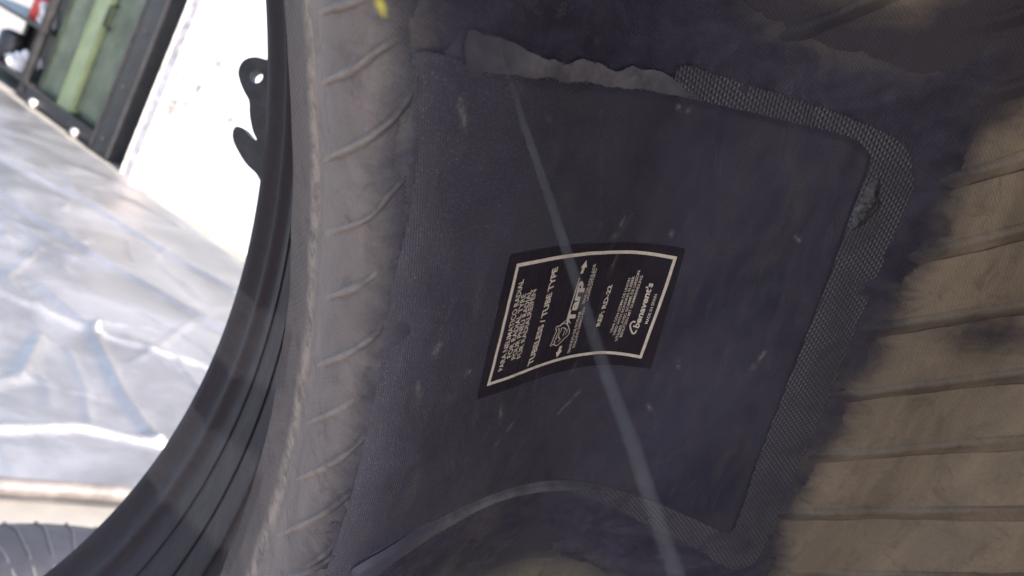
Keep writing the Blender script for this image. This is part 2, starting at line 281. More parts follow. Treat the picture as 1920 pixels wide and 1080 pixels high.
def slab_material():
    t = NT('patch rubber'); uv = t.coord(); u, v = t.uvxy()
    n1 = t.noise(uv, 1.6, 6, .6, .5); n2 = t.noise(t.mapped(uv, (1, 3, 1), (0, 0, .5)), 6., 6, .7, .8)
    c = t.mix(t.rng(n1, .3, .7), (.027, .026, .050), (.052, .050, .083))
    c = t.mix(t.rng(n2, .48, .8, 0, .55), c, (.085, .078, .084))
    sm = t.noise(t.mapped(uv, (1, 1.8, 1), (0, 0, -.6)), 3.2, 5, .6, 1.6)
    c = t.mix(t.rng(sm, .5, .72, 0, .5), c, (.062, .052, .056))
    weave = t.math('MULTIPLY', t.math('SINE', t.math('MULTIPLY', t.math('ADD', u, v), 430.)), t.math('SINE', t.math('MULTIPLY', t.math('SUBTRACT', u, v), 430.)))
    wm = t.rng(v, .50, 1.7, .8, .06)
    grain = t.noise(uv, 120., 2, .6)
    c = t.mix(t.math('MULTIPLY', t.rng(weave, -.1, .9), t.math('MULTIPLY', wm, .8)), c, (.135, .125, .155))
    c = t.mix(t.math('MULTIPLY', t.rng(t.noise(uv, 150., 1, .5), .60, .74), t.math('MULTIPLY', wm, .9)), c, (.20, .19, .225))
    c = t.mix(t.rng(grain, .35, .75, 0, .35), c, (.018, .017, .022))
    chalk = t.math('MULTIPLY', t.attr('chalk'), t.rng(t.noise(uv, 60., 4, .75), .3, .7))
    c = t.mix(chalk, c, (.24, .22, .20))
    h = t.math('ADD', t.math('MULTIPLY', weave, t.math('MULTIPLY', wm, .5)), t.math('ADD', t.math('MULTIPLY', grain, .6), t.math('MULTIPLY', t.noise(uv, 5., 4, .6), 1.2)))
    return t.out(c, t.rng(t.math('ADD', t.math('MULTIPLY', n2, .5), t.math('MULTIPLY', sm, .5)), .35, .65, .28, .55), t.bump(h, .45, .0006), **{'Specular IOR Level': .5})

def weave_material():
    t = NT('woven patch edge'); uv = t.coord(); u, v = t.uvxy()
    wob = t.math('MULTIPLY', t.math('SUBTRACT', t.noise(uv, 4., 2), .5), 5.)
    # cord rows run round the tyre, each row a chain of short stitches
    row = t.math('ADD', t.math('MULTIPLY', t.math('ADD', v, t.math('MULTIPLY', u, .04)), 6.283 / .0135), wob)
    rows = t.math('SINE', row)
    st = t.math('SINE', t.math('ADD', t.math('MULTIPLY', u, 6.283 / .019), t.math('MULTIPLY', t.math('FLOOR', t.math('DIVIDE', row, 6.283)), 3.14)))
    h = t.math('ADD', t.math('MULTIPLY', rows, .75), t.math('MULTIPLY', st, .75))
    n1 = t.noise(uv, 3., 5, .65)
    c = t.mix(t.rng(h, -.4, 1.1), (.026, .024, .038), (.135, .128, .16))
    c = t.mix(t.rng(t.noise(uv, 5., 6, .7, .8), .42, .68, 0, .85), c, (.040, .037, .056))
    dots = t.math('MULTIPLY', t.math('SINE', t.math('MULTIPLY', t.math('ADD', u, t.math('MULTIPLY', v, .9)), 700.)), t.math('SINE', t.math('MULTIPLY', t.math('SUBTRACT', v, t.math('MULTIPLY', u, .5)), 800.)))
    cd = t.mix(t.rng(dots, -.2, 1.), (.036, .033, .054), (.15, .14, .17))
    cd = t.mix(t.rng(n1, .45, .75, 0, .5), cd, (.058, .054, .082))
    left = t.rng(v, .62, .95)
    c = t.mix(left, cd, c)
    hh = t.math('ADD', t.math('MULTIPLY', h, left), t.math('MULTIPLY', dots, .25))
    return t.out(c, .5, t.bump(hh, .4, .0003), **{'Specular IOR Level': .45})

def cement_material():
    t = NT('rubber cement'); uv = t.coord(); u, v = t.uvxy()
    n1 = t.noise(t.mapped(uv, (2.2, 1, 1)), 3., 7, .68, 1.); n2 = t.noise(uv, 26., 5, .7, .6); n3 = t.noise(uv, 1.3, 3, .5)
    c = t.mix(t.rng(n1, .3, .72), (.022, .019, .042), (.050, .046, .078))
    c = t.mix(t.rng(n3, .5, .72, 0, .55), c, (.085, .078, .078))
    cloth = t.math('MULTIPLY', t.math('SINE', t.math('MULTIPLY', u, 560.)), t.math('SINE', t.math('MULTIPLY', v, 560.)))
    c = t.mix(t.rng(cloth, .0, 1., 0, .14), c, (.13, .125, .14))
    thin = t.rng(t.attr('edge'), 0., 9., .55, 0.)
    c = t.mix(t.math('MULTIPLY', thin, t.rng(n1, .35, .65)), c, (.10, .09, .075))
    h = t.math('ADD', t.math('MULTIPLY', n1, 2.2), t.math('ADD', t.math('MULTIPLY', n2, .9), t.math('MULTIPLY', cloth, .12)))
    return t.out(c, t.rng(n2, .3, .7, .30, .62), t.bump(h, .6, .0008), **{'Specular IOR Level': .5})

def bevel_material():
    t = NT('scuffed and lit grey rubber edge'); uv = t.coord()
    n1 = t.noise(uv, 9., 6, .7, .6); n2 = t.noise(uv, 50., 4, .7)
    u, v = t.uvxy(); c = t.mix(t.rng(n1, .3, .7), (.075, .070, .088), (.165, .155, .178))
    c = t.mix(t.rng(n2, .55, .8, 0, .7), c, (.05, .047, .062))
    c = t.mix(t.rng(v, .66, 1.0, .9, 0), c, (.050, .047, .074))
    c = t.mix(t.rng(v, 1.35, 1.72, 0, .8), c, (.045, .042, .062))
    return t.out(c, .6, t.bump(t.math('ADD', n1, t.math('MULTIPLY', n2, .4)), .3, .0006))

M_LINER = liner_material(); M_SLAB = slab_material(); M_WEAVE = weave_material(); M_CEM = cement_material(); M_BEV = bevel_material()
def label_material():
    t = NT('label film'); uv = t.coord(); n1 = t.noise(uv, 7., 5, .6); n2 = t.noise(t.mapped(uv, (1, 6, 1), (0, 0, -.5)), 12., 5, .7)
    c = t.mix(t.rng(n1, .3, .7), (.014, .011, .020), (.024, .020, .032))
    c = t.mix(t.math('MULTIPLY', t.attr('chalk'), t.rng(t.noise(uv, 60., 4, .75), .3, .7)), c, (.16, .15, .14))
    return t.out(c, t.rng(n2, .3, .7, .42, .6), t.bump(t.noise(uv, 120., 2), .25, .0004), **{'Specular IOR Level': .35})
M_LAB = label_material()
def ink_material():
    t = NT('cream print'); uv = t.coord(); n = t.noise(uv, 40., 4, .7); n2 = t.noise(uv, 7., 4, .6)
    c = t.mix(t.rng(n, .35, .7), (.62, .53, .46), (.74, .65, .57))
    c = t.mix(t.rng(n2, .62, .8, 0, .5), c, (.30, .26, .24))
    return t.out(c, .6)
M_INK = ink_material()

# ------------------------------------------------------------------ floor and what stands on it, seen through the far bead
M_CONC = plain('concrete floor', (.17, .155, .14), .7, 0, .2, 3., .3)
def sheet_material():
    t = NT('silver sheet'); c = t.coord('Object')
    n1 = t.noise(c, 2.2, 7, .65, .8); n2 = t.noise(t.mapped(c, (1, 2.5, 1), (0, 0, .7)), 9., 7, .7, 1.2); n3 = t.noise(c, 45., 4, .7)
    col_ = t.mix(t.rng(n1, .3, .7), (.18, .175, .18), (.30, .29, .30))
    col_ = t.mix(t.rng(n2, .55, .78, 0, .5), col_, (.11, .105, .11))
    h = t.math('ADD', t.math('MULTIPLY', n2, 1.), t.math('MULTIPLY', n3, .2))
    return t.out(col_, t.rng(n1, .3, .7, .34, .5), t.bump(h, .5, .01), Metallic=.7)
M_SHEET = sheet_material()
g = 60.
fl = mesh_obj('floor', [(-g, -g, 0), (g, -g, 0), (g, g, 0), (-g, g, 0)], [(0, 1, 2, 3)], M_CONC, smooth=False)
tag(fl, kind='structure')

def build_sheet():
    n = 330
    A0, A1 = np.array([-2.1, .53]), np.array([.62, 2.85]); B0, B1 = np.array([-5.2, 6.40]), np.array([.75, 3.15])
    rs = np.random.default_rng(11)
    s = np.linspace(0, 1, n); S, T = np.meshgrid(s, s, indexing='ij')
    P = (A0 * (1 - S[..., None]) + A1 * S[..., None]) * (1 - T[..., None]) + (B0 * (1 - S[..., None]) + B1 * S[..., None]) * T[..., None]
    X, Y = P[..., 0].ravel(), P[..., 1].ravel(); pts = np.c_[X, Y]
    z = .014 + .012 * fbm(X * 1.6, Y * 1.6, 20, 2) + .0012 * np.abs(fbm(X * 7, Y * 7, 30))
    creases = [[(-1.55, 2.75), (-1.25, 2.62), (-.95, 2.3), (-.72, 2.12)], [(-1.25, 2.62), (-.9, 2.75), (-.5, 2.78)], [(-2.6, 3.6), (-1.6, 3.3), (-.9, 3.15)],
               [(-1.2, 1.7), (-1.15, 2.1), (-1.3, 2.4)], [(-1.05, 1.75), (-.9, 2.0), (-.6, 2.2)], [(-2.5, 2.6), (-1.7, 2.55), (-1.25, 2.62)], [(-3.4, 4.2), (-2.2, 4.0), (-1.2, 3.7)]]
    for k in range(80):
        c = np.array([rs.uniform(-3.2, -.2), rs.uniform(1.6, 4.6)]); a = rs.normal(-.6, .7); L = rs.uniform(.12, .6)
        creases.append([tuple(c), tuple(c + L * np.array([math.cos(a), math.sin(a)]) * .5 + rs.normal(0, .03, 2)), tuple(c + L * np.array([math.cos(a), math.sin(a)]))])
    for k, cr in enumerate(creases):
        d = segdist(pts, cr); w = rs.uniform(.007, .02) if k > 6 else .024
        z += (rs.uniform(.003, .009) if k > 6 else .018) * 1.2 * np.exp(-(d / (w * .8)) ** 2)
    z = np.maximum(z, .004)
    fade = np.minimum(1, np.minimum(S, 1 - S).ravel() / .02) * np.minimum(1, T.ravel() / .012) * np.minimum(1, (1 - T.ravel()) / .02)
    z = .005 + (z - .004) * fade
    idx = np.arange(n * n).reshape(n, n)
    F = np.stack([idx[:-1, :-1], idx[1:, :-1], idx[1:, 1:], idx[:-1, 1:]], -1).reshape(-1, 4)
    o = mesh_obj('plastic_sheet', np.c_[X, Y, z], F, M_SHEET)
    tag(o, 'creased silver plastic sheet spread over the floor beyond the tyre opening', 'sheet')
build_sheet()

def tube(path, rad, nseg=10, close=True):
    path = np.array(path, float); n = len(path)
    rad = np.broadcast_to(np.asarray(rad, float), (n,)); T = np.gradient(path, axis=0); T /= np.linalg.norm(T, axis=1)[:, None]
    up = np.array([0, 0, 1.]) if abs(T[0][2]) < .9 else np.array([1., 0, 0]); V = []; 
    nrm = np.cross(T[0], up); nrm /= np.linalg.norm(nrm)
    for i in range(n):
        nrm = nrm - (nrm @ T[i]) * T[i]; nrm /= np.linalg.norm(nrm); b = np.cross(T[i], nrm)
        for k in range(nseg):
            a = 2 * math.pi * k / nseg; V.append(path[i] + rad[i] * (math.cos(a) * nrm + math.sin(a) * b))
    F = [(i * nseg + k, i * nseg + (k + 1) % nseg, (i + 1) * nseg + (k + 1) % nseg, (i + 1) * nseg + k) for i in range(n - 1) for k in range(nseg)]
    F += [tuple(range(nseg))[::-1], tuple((n - 1) * nseg + k for k in range(nseg))]
    return V, F

def box(c, e1, e2, size, bev=.0):
    """box standing on c, e1/e2 horizontal unit axes; size along e1, e2, z -> verts, faces with small bevel"""
    import bmesh
    bm = bmesh.new(); bmesh.ops.create_cube(bm, size=1.0)
    e1 = np.array([*e1, 0.]); e2 = np.array([*e2, 0.])
    for v in bm.verts:
        p = np.array(c, float) + e1 * v.co.x * size[0] + e2 * v.co.y * size[1] + np.array([0, 0, (v.co.z + .5) * size[2]]); v.co = p
    if bev: bmesh.ops.bevel(bm, geom=list(bm.edges), offset=bev, segments=2, affect='EDGES')
    bm.verts.index_update(); V = [tuple(v.co) for v in bm.verts]; F = [tuple(v.index for v in f.verts) for f in bm.faces]; bm.free()
    return V, F

# line of the far wall
W1 = np.array([.877, -.480]); WN = np.array([-.480, -.877])      # along the wall, towards the camera
WP = lambda s, d=0.: np.array([-2.86, 5.30]) + W1 * s + WN * d

M_WHITE = plain('white limewash', (.80, .77, .73), .85, 0, .06, 4., .4)
M_BROWN = plain('rusty steel', (.48, .43, .40), .7, 0, .4, 30., .3)
wall = empty('white_wall', (*WP(.3), 0))
def child(name, vf, mat, parent, smooth=False):
    o = mesh_obj(name, np.array(vf[0]) - np.array(parent.location), vf[1], mat, parent, smooth); return o
child('wall_face', box((*WP(2.6, -.13), 0), W1, WN, (4.7, .24, 1.75), .01), M_WHITE, wall)
child('corner_trim', box((*WP(.32, -.05), 0), W1, WN, (.13, .26, 1.77), .01), plain('stained plaster', (.62, .54, .50), .85, 0, .35, 14., .5), wall)
for s_, z_, sz in ((.72, .93, .035), (.66, .99, .03), (.62, .72, .05), (.46, .56, .05), (.40, .40, .03)):
    child('bracket', box((*WP(s_, .02), z_), W1, WN, (sz * 1.5, .05, sz), .006), M_BROWN, wall)
hk = [np.array([*WP(.98 + .11 * t, .03 + .02 * math.sin(t * 3)), .66 + .03 * math.sin(t * 3.0)]) for t in np.linspace(0, 2, 14)]
child('cable_loop', tube(hk, .012), M_BROWN, wall, True)
tag(wall, 'sunlit white rendered wall behind the bead, right of the green cabinet', 'wall')

M_GRN = plain('dark green paint', (.095, .11, .07), .5, 0, .3, 5., .1)
M_LGRN = plain('light green paint', (.24, .28, .15), .5, 0, .12, 6., .1)
M_BLACK = plain('black steel', (.020, .018, .020), .45, 0, .3, 14., .15)
M_PALE = plain('chipped pale paint', (.46, .40, .38), .6, 0, .3, 20., .2)
cab = empty('green_cabinet', (*WP(-.6), 0))
child('body', box((*WP(-.62, -.30), .06), W1, WN, (1.28, .5, 1.7), .012), M_GRN, cab)
child('panel', box((*WP(-1.02, -.035), .16), W1, WN, (.30, .03, 1.55), .006), M_GRN, cab)
child('panel', box((*WP(-.42, -.035), .16), W1, WN, (.46, .03, 1.55), .006), M_GRN, cab)
tag(child('door_strip', box((*WP(-.76, -.02), .12), W1, WN, (.17, .06, 1.62), .008), M_LGRN, cab), 'light green upright strip')
child('post', box((*WP(-.06, .02), 0), W1, WN, (.23, .12, 1.72), .01), M_BLACK, cab)
child('post_edging', box((*WP(-.185, .03), .62), W1, WN, (.05, .05, 1.1), .008), M_PALE, cab)
child('base', box((*WP(-.66, -.03), .02), W1, WN, (1.2, .16, .10), .01), M_BLACK, cab)
for s_ in (-1.05, -.42):
    child('caster', tube([np.array([*WP(s_ - .03, .06), .03]), np.array([*WP(s_ + .03, .06), .03])], .03, 14), M_PALE, cab, True)
for z_ in (.42, .98, 1.5):
    child('hinge', box((*WP(-.19, -.012), z_), W1, WN, (.03, .03, .09), .004), M_PALE, cab)
child('handle', tube([np.array([*WP(-.62, -.02), .78]), np.array([*WP(-.62, .03), .80]), np.array([*WP(-.62, .03), .94]), np.array([*WP(-.62, -.02), .96])], .01, 8), M_BLACK, cab, True)
for z_ in (.12, .5, .9, 1.3):
    child('bolt', tube([np.array([*WP(-.06, .075), z_]), np.array([*WP(-.06, .095), z_])], .008, 8), M_BLACK, cab, True)
tag(cab, 'green painted cabinet with light strip and black corner post beside the white wall', 'cabinet')

# things heaped left of the cabinet
M_RAG = plain('white rag', (.55, .52, .52), .9, 0, .2, 20., .4)
M_RED = plain('red plastic', (.42, .03, .025), .4, 0, .2, 20., .1)
M_BLUE = plain('blue plastic', (.05, .11, .27), .4, 0, .2, 20., .1)
def crumple(name, c, size, mat, seed):
    n, m = 28, 20; V = []
    for i in range(n):
        for j in range(m):
            th = 2 * math.pi * i / n; ph = math.pi * j / (m - 1)
            d = np.array([math.sin(ph) * math.cos(th), math.sin(ph) * math.sin(th), math.cos(ph)])
            r = 1 + .55 * float(fbm(np.array([d[0] * 2 + d[2] * 3 + 40]), np.array([d[1] * 2 + d[2] + 40]), seed)[0])
            p = d * r * np.array(size); p[2] = max(p[2], -size[2] * .6); V.append(np.array(c) + p + [0, 0, size[2] * .6])
    F = [(i * m + j, i * m + j + 1, ((i + 1) % n) * m + j + 1, ((i + 1) % n) * m + j) for i in range(n) for j in range(m - 1)]
    return mesh_obj(name, V, F, mat)
rack = empty('steel_rack', (*WP(-1.9), 0))
for s_ in (-2.5, -1.42):
    for d_ in (-.45, -.02):
        child('upright', box((*WP(s_, d_), 0), W1, WN, (.05, .05, 1.6), .004), M_BLACK, rack)
for z_ in (.10, .52, .95):
    child('shelf', box((*WP(-1.96, -.235), z_), W1, WN, (1.16, .5, .03), .004), M_BLACK, rack)
child('back_panel', box((*WP(-1.96, -.50), .05), W1, WN, (1.2, .02, 1.6), .003), M_BLACK, rack)
tag(rack, 'black steel rack in deep shade left of the green cabinet', 'rack')
tag(crumple('rag', (*WP(-1.72, -.12), .13), (.12, .1, .09), M_RAG, 51), 'crumpled white rag on the lowest shelf of the black rack', 'rag')
tag(crumple('rag', (*WP(-1.62, -.12), .55), (.06, .08, .11), M_RAG, 57), 'white rag on the middle shelf of the black rack', 'rag')
def lathe(c, prof, mat, name, n=24):
    V = [(c[0] + r * math.cos(2 * math.pi * k / n), c[1] + r * math.sin(2 * math.pi * k / n), c[2] + z) for r, z in prof for k in range(n)]
    F = [(i * n + k, i * n + (k + 1) % n, (i + 1) * n + (k + 1) % n, (i + 1) * n + k) for i in range(len(prof) - 1) for k in range(n)]
    return mesh_obj(name, V, F, mat)
tag(lathe((*WP(-1.78, -.14), .55), [(0, 0), (.075, 0), (.08, .01), (.08, .16), (.05, .2), (.028, .22), (.028, .26), (0, .26)], M_RED, 'red_bottle'), 'red plastic bottle on the middle shelf of the black rack', 'bottle')
tag(lathe((*WP(-2.0, -.12), .13), [(0, 0), (.09, 0), (.1, .03), (.1, .22), (.06, .25), (0, .25)], M_BLACK, 'oil_can'), 'black oil can on the lowest shelf of the black rack', 'can')
V, F = tube([np.array([*WP(-1.36, -.30), .55]), np.array([*WP(-1.33, -.16), 1.0]), np.array([*WP(-1.30, -.03), 1.45])], .018, 12)
tag(mesh_obj('blue_pipe', V, F, M_BLUE), 'slim blue plastic pipe standing on the rack beside the green cabinet', 'pipe')

# dark hose along the near edge of the sheet
hs = smooth_line([(-1.9, .76, .03), (-1.3, 1.27, .03), (-.86, 1.60, .032), (-.72, 1.73, .03), (-.58, 1.84, .03), (-.1, 2.15, .03), (.6, 2.8, .03)], 12)
V, F = tube(hs, .022, 12)
tag(mesh_obj('hose', V, F, plain('brown grey hose', (.10, .085, .08), .6, 0, .3, 18., .2)), 'dull brown hose lying along the near edge of the silver sheet', 'hose')

# a second tyre lying flat on the floor
M_TYRE2 = plain('dusty black rubber', (.017, .016, .021), .65, 0, .3, 9., .2)
ty2 = empty('flat_tyre', (-.31, 1.02, .0))
pr = [(.24, .05), (.25, .02), (.34, .0), (.45, .0), (.53, .03), (.56, .08), (.56, .17), (.53, .22), (.45, .25), (.34, .25), (.25, .23), (.235, .20), (.26, .18), (.40, .19), (.48, .16), (.48, .09), (.40, .06), (.26, .07), (.24, .05)]
pr = [(r_ * .75, z_) for r_, z_ in pr]
n = 96
V = [(r * math.cos(2 * math.pi * k / n), r * math.sin(2 * math.pi * k / n), z) for r, z in pr for k in range(n)]
F = [(i * n + k, i * n + (k + 1) % n, (i + 1) * n + (k + 1) % n, (i + 1) * n + k) for i in range(len(pr) - 1) for k in range(n)]
mesh_obj('casing', V, F, M_TYRE2, ty2)
M_VENT = plain('pale mould line', (.06, .056, .062), .6, 0, .2, 20., .1)
for k in range(48):
    a = 2 * math.pi * k / 48
    path = [(.75 * r * math.cos(a), .75 * r * math.sin(a), z) for r, z in ((.30, .2415), (.36, .2515), (.45, .2515), (.52, .229), (.553, .184))]
    V, F = tube(path, .0014, 5); mesh_obj('mould_line', V, F, M_VENT, ty2)
tag(ty2, 'dark tyre lying flat on the floor at the lower left beyond the bead', 'tyre')

# ------------------------------------------------------------------ the big tyre
root = empty('tractor_tyre')
tw = TYRE_ROT.to_4x4(); tw.translation = Vector((0, 0, H)) - TYRE_ROT @ CAM_LOCAL
root.matrix_world = tw
tag(root, 'large leaning tyre seen from inside, ribbed brown liner and dusty grey bead', 'tyre')

CEM_P = smooth_poly(CEMENT, 5)
def liner_attrs(a, b):
    pts = np.c_[a, b]; cem = np.full(len(a), -99.)
    near = (a > -110) & (a < 230) & (b > 10) & (b < 320)
    if near.any(): cem[near] = sdist(pts[near], CEM_P)
    d1 = np.linalg.norm((pts - [-36.5, 252.5]) / [1, 1], axis=1)
    cem = np.maximum(cem, np.where(np.abs(d1 - 9) < 99, 5 - np.abs(d1 - 9.5), -99))           # ring of cement round a bare spot
    cem = np.maximum(cem, 1.5 - np.linalg.norm((pts - [49, 306]) / [1, 2.6], axis=1))         # smudge on the crown
    cem = np.where(cem > -60, cem + 9 * sink((-a - 5) * .9 + 20) * (b > 100) + 1.5 * (b > 235), cem)      # cement wash reaches further up the tyre
    yel = np.clip(1.4 - segdist(pts, [(-71, 47.2), (-68.6, 48.6), (-66.6, 48.0)]) / .8, 0, 1) * (fbm(a / 1.5, b / 1.5, 77) > -.35)
    th = a / CIRC
    # two broad lighter swathes across the bead face
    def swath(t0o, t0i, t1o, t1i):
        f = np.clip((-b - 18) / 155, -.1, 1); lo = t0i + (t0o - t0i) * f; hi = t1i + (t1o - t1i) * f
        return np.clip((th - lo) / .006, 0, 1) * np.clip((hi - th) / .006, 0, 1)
    bead_pale = np.maximum(swath(.274, .112, .373, .167), swath(.443, .235, .571, .345)) * (b < -14)
    return dict(cem=cem, yellow=yel, bead_pale=bead_pale)

NEAR_R = .378                                 # near opening, out of view, cut wider to let light in
def build_casing():
    # cross-section, from far heel over the bead and along the liner, then mirrored, then the outside
    bore = np.array([(-.0152, .0944), (-.0140, .0915), (-.0108, .0885), (-.0098, .0845), (-.0096, .0790), (-.0068, .0770), (-.0056, .0660), (-.0049, .0650), (-.0030, .0500),
                     (-.0024, .0495), (-.0010, .0360), (.0005, .0340), (.0020, .0200), (.0024, .0145), (.0008, .0128), (-.0026, .0115), (-.0036, .0105), (-.0033, .0095), (-.0018, .0055), (-.0006, .0016)]) + [RB, ZB]
    bs = smooth_line(bore, 4) * K
    bl = np.r_[np.cumsum(np.hypot(*np.diff(bs[::-1], axis=0).T))[::-1], 0.] + .003
    sv = np.r_[np.arange(0, .36, .002), np.linspace(.362, SMAX, 60)]
    inner = np.c_[np.interp(sv, PS, PROF[:, 0]), np.interp(sv, PS, PROF[:, 1])]
    inner = inner - (.0026 * sink(sv * 1000))[:, None] * np.c_[np.interp(sv, PS, _tan[:, 1]), -np.interp(sv, PS, _tan[:, 0])]
    half = np.vstack([bs, inner]); hv = np.r_[-bl, sv]
    near = half[::-4].copy(); near[:, 1] *= -1; near = near[2:]; nv = 2 * SMAX - hv[::-4][2:]; kp = near[:, 0] > NEAR_R * K; near = near[kp]; nv = nv[kp]
    outh = np.array([(.2725, .197), (.285, .207), (.32, .20), (.37, .175), (.44, .165), (.485, .125), (.503, .06), (.506, 0)]) * K
    out_near = outh[outh[:, 0] > NEAR_R * K + .003].copy(); out_near[:, 1] *= -1
    outs = np.vstack([out_near, outh[::-1][1:]])
    sec = np.vstack([half, near, outs]); vb = np.r_[hv, nv, nv[-1] + np.linspace(.05, 1.2, len(outs))] * 1000
    th = np.r_[np.arange(-.55, 1.05, .005), np.linspace(1.05, 2 * math.pi - .55, 150)[:-1]]
    m = len(sec); n = len(th)
    A = (th[:, None] * CIRC + 0 * vb[None]).ravel(); B = (vb[None] + 0 * th[:, None]).ravel()
    r = np.tile(sec[:, 0], n); z = np.tile(sec[:, 1], n); T = np.repeat(th, m)
    wav = .0006 * fbm(A / 40., B / 40., 5) * ((B > 0) & (B < SMAX * 1000))
    wav += (.0012 * fbm(A / 60., B * 0 + .5, 8)) * (B > -22) * (B < 6)
    V = np.c_[(r + wav * .6) * np.cos(T), (r + wav * .6) * np.sin(T), z - wav]
    idx = np.arange(n * m).reshape(n, m); i2 = np.roll(idx, -1, 0)
    j2 = np.roll(idx, -1, 1); k2 = np.roll(i2, -1, 1)
    F = np.stack([idx, i2, k2, j2], -1).reshape(-1, 4)
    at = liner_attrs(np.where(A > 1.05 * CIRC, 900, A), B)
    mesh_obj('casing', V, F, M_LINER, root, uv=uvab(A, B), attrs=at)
build_casing()

def ridge(path, width, height, prof='ridge'):
    """low moulded rib on the liner along path (a, b in mm)"""
    p = smooth_line(path, 10 if len(path) < 6 else 4); n = len(p); T = np.gradient(p, axis=0); T /= np.linalg.norm(T, axis=1)[:, None]; N = np.c_[-T[:, 1], T[:, 0]]
    offs = np.linspace(-1, 1, 9); A = []; B = []; Hh = []
    for i in range(n):
        taper = min(1, min(i, n - 1 - i) / (9. if prof == 'ridge' else 7.)) ** 1.3
        wv = 1 + (.25 if prof == 'ridge' else .10) * float(vnoise(np.array([p[i, 1] / 7.]), np.array([p[i, 0] / 7.]), 61)[0])
        for o in offs:
            if prof == 'ridge': h = math.cos(o * math.pi / 2) ** 1.5
            else: h = max(0, (1 + o) / 2) if o < .6 else (1 - o) / .4 * .8      # sharp lip on one side
            q = p[i] + N[i] * o * width / 2 * wv; A.append(q[0]); B.append(q[1]); Hh.append(h * height * taper - .35)
    A, B, Hh = map(np.array, (A, B, Hh)); m = len(offs)
    F = [(i * m + j, (i + 1) * m + j, (i + 1) * m + j + 1, i * m + j + 1) for i in range(n - 1) for j in range(m - 1)]
    at = liner_attrs(A, B); O = np.tile(offs, n)
    at['pale'] = np.where(np.abs(O) < .3, .55, 0.) if prof == 'ridge' else np.where(O > .7, .38, 0.) * (O < .95)          # crest painted pale, as if lit from above
    at['flank_shade'] = np.where(O < .62, np.clip(.62 + .5 * fbm(A / 9, B / 14, 67), 0, 1), 0.) * (O > -.9) if prof == 'lip' else O * 0  # lower flank coloured darker to stand in for its shade
    if prof == 'lip': at['cem'] = np.maximum(at['cem'], np.where(O < -.6, -1.5 + 5 * fbm(A / 6, B / 5, 66), -99))   # ragged dirt in the foot, doubling as painted shade
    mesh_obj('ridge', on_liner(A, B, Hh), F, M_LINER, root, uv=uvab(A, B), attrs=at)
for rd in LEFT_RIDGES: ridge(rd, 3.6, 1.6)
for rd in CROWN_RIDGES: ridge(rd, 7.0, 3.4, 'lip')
# the same ribs go on round the tyre, above and below what the photograph frames
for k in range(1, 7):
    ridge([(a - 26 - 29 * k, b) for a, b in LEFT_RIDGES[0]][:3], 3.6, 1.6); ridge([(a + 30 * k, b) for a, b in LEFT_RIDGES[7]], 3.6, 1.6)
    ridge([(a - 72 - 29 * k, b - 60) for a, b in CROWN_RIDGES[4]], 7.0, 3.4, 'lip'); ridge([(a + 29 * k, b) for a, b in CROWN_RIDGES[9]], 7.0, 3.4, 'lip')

# ------------------------------------------------------------------ the repair patch
patch = empty('repair_patch'); patch.matrix_world = tw.copy()
tag(patch, 'dark blue black rubber repair patch with printed label cemented inside the tyre', 'patch')
PLATEAU = SKIRT[0:9] + PLATEAU[10:]
PLAT_P = smooth_poly(PLATEAU, 6); SKIRT_P = smooth_poly(SKIRT, 5); FLAP_P = smooth_poly(FLAP, 5); LOW_P = smooth_poly(LOWEDGE, 5); LAB_P = np.array(LABELQ, float); BLIS_P = smooth_poly(BLISTER, 6)

def cut_sheet(name, poly, step, hfun, mat, parent, warp=None, hole=None, attrs=None, snap=True):
    lo = poly.min(0) - 3; hi = poly.max(0) + 3
    ax = np.arange(lo[0], hi[0], step); bx = np.arange(lo[1], hi[1], step)
    A, B = np.meshgrid(ax, bx, indexing='ij'); P = np.c_[A.ravel(), B.ravel()]
    def field(P):
        s = sdist(P, poly)
        if warp is not None: s = s + warp(P)
        if hole is not None: s = np.minimum(s, -(sdist(P, hole)))
        return s
    s = field(P); S = s.reshape(A.shape)
    keep = (S[:-1, :-1] + S[1:, :-1] + S[1:, 1:] + S[:-1, 1:]) > 0
    idx = np.arange(len(P)).reshape(A.shape)
    F = np.stack([idx[:-1, :-1], idx[1:, :-1], idx[1:, 1:], idx[:-1, 1:]], -1)[keep]
    used = np.unique(F); remap = -np.ones(len(P), int); remap[used] = np.arange(len(used)); F = remap[F]; P = P[used]; s = s[used]
    if snap:
        bd = np.abs(s) < step * 1.0
        cnt = np.bincount(F.ravel(), minlength=len(P)); bd &= cnt < 4
        e = .15; q = P[bd]; s0 = s[bd]
        gx = (field(q + [e, 0]) - field(q - [e, 0])) / (2 * e); gy = (field(q + [0, e]) - field(q - [0, e])) / (2 * e)
        gl = np.maximum(gx ** 2 + gy ** 2, .2); P[bd] -= np.c_[gx, gy] * (s0 / gl)[:, None]; s = s.copy(); s[bd] = 0
    h = hfun(P, s)
    at = {k: f(P, s) for k, f in (attrs or {}).items()}
    return mesh_obj(name, on_liner(P[:, 0], P[:, 1], h), F, mat, parent, uv=uvab(P[:, 0], P[:, 1]), attrs=at)

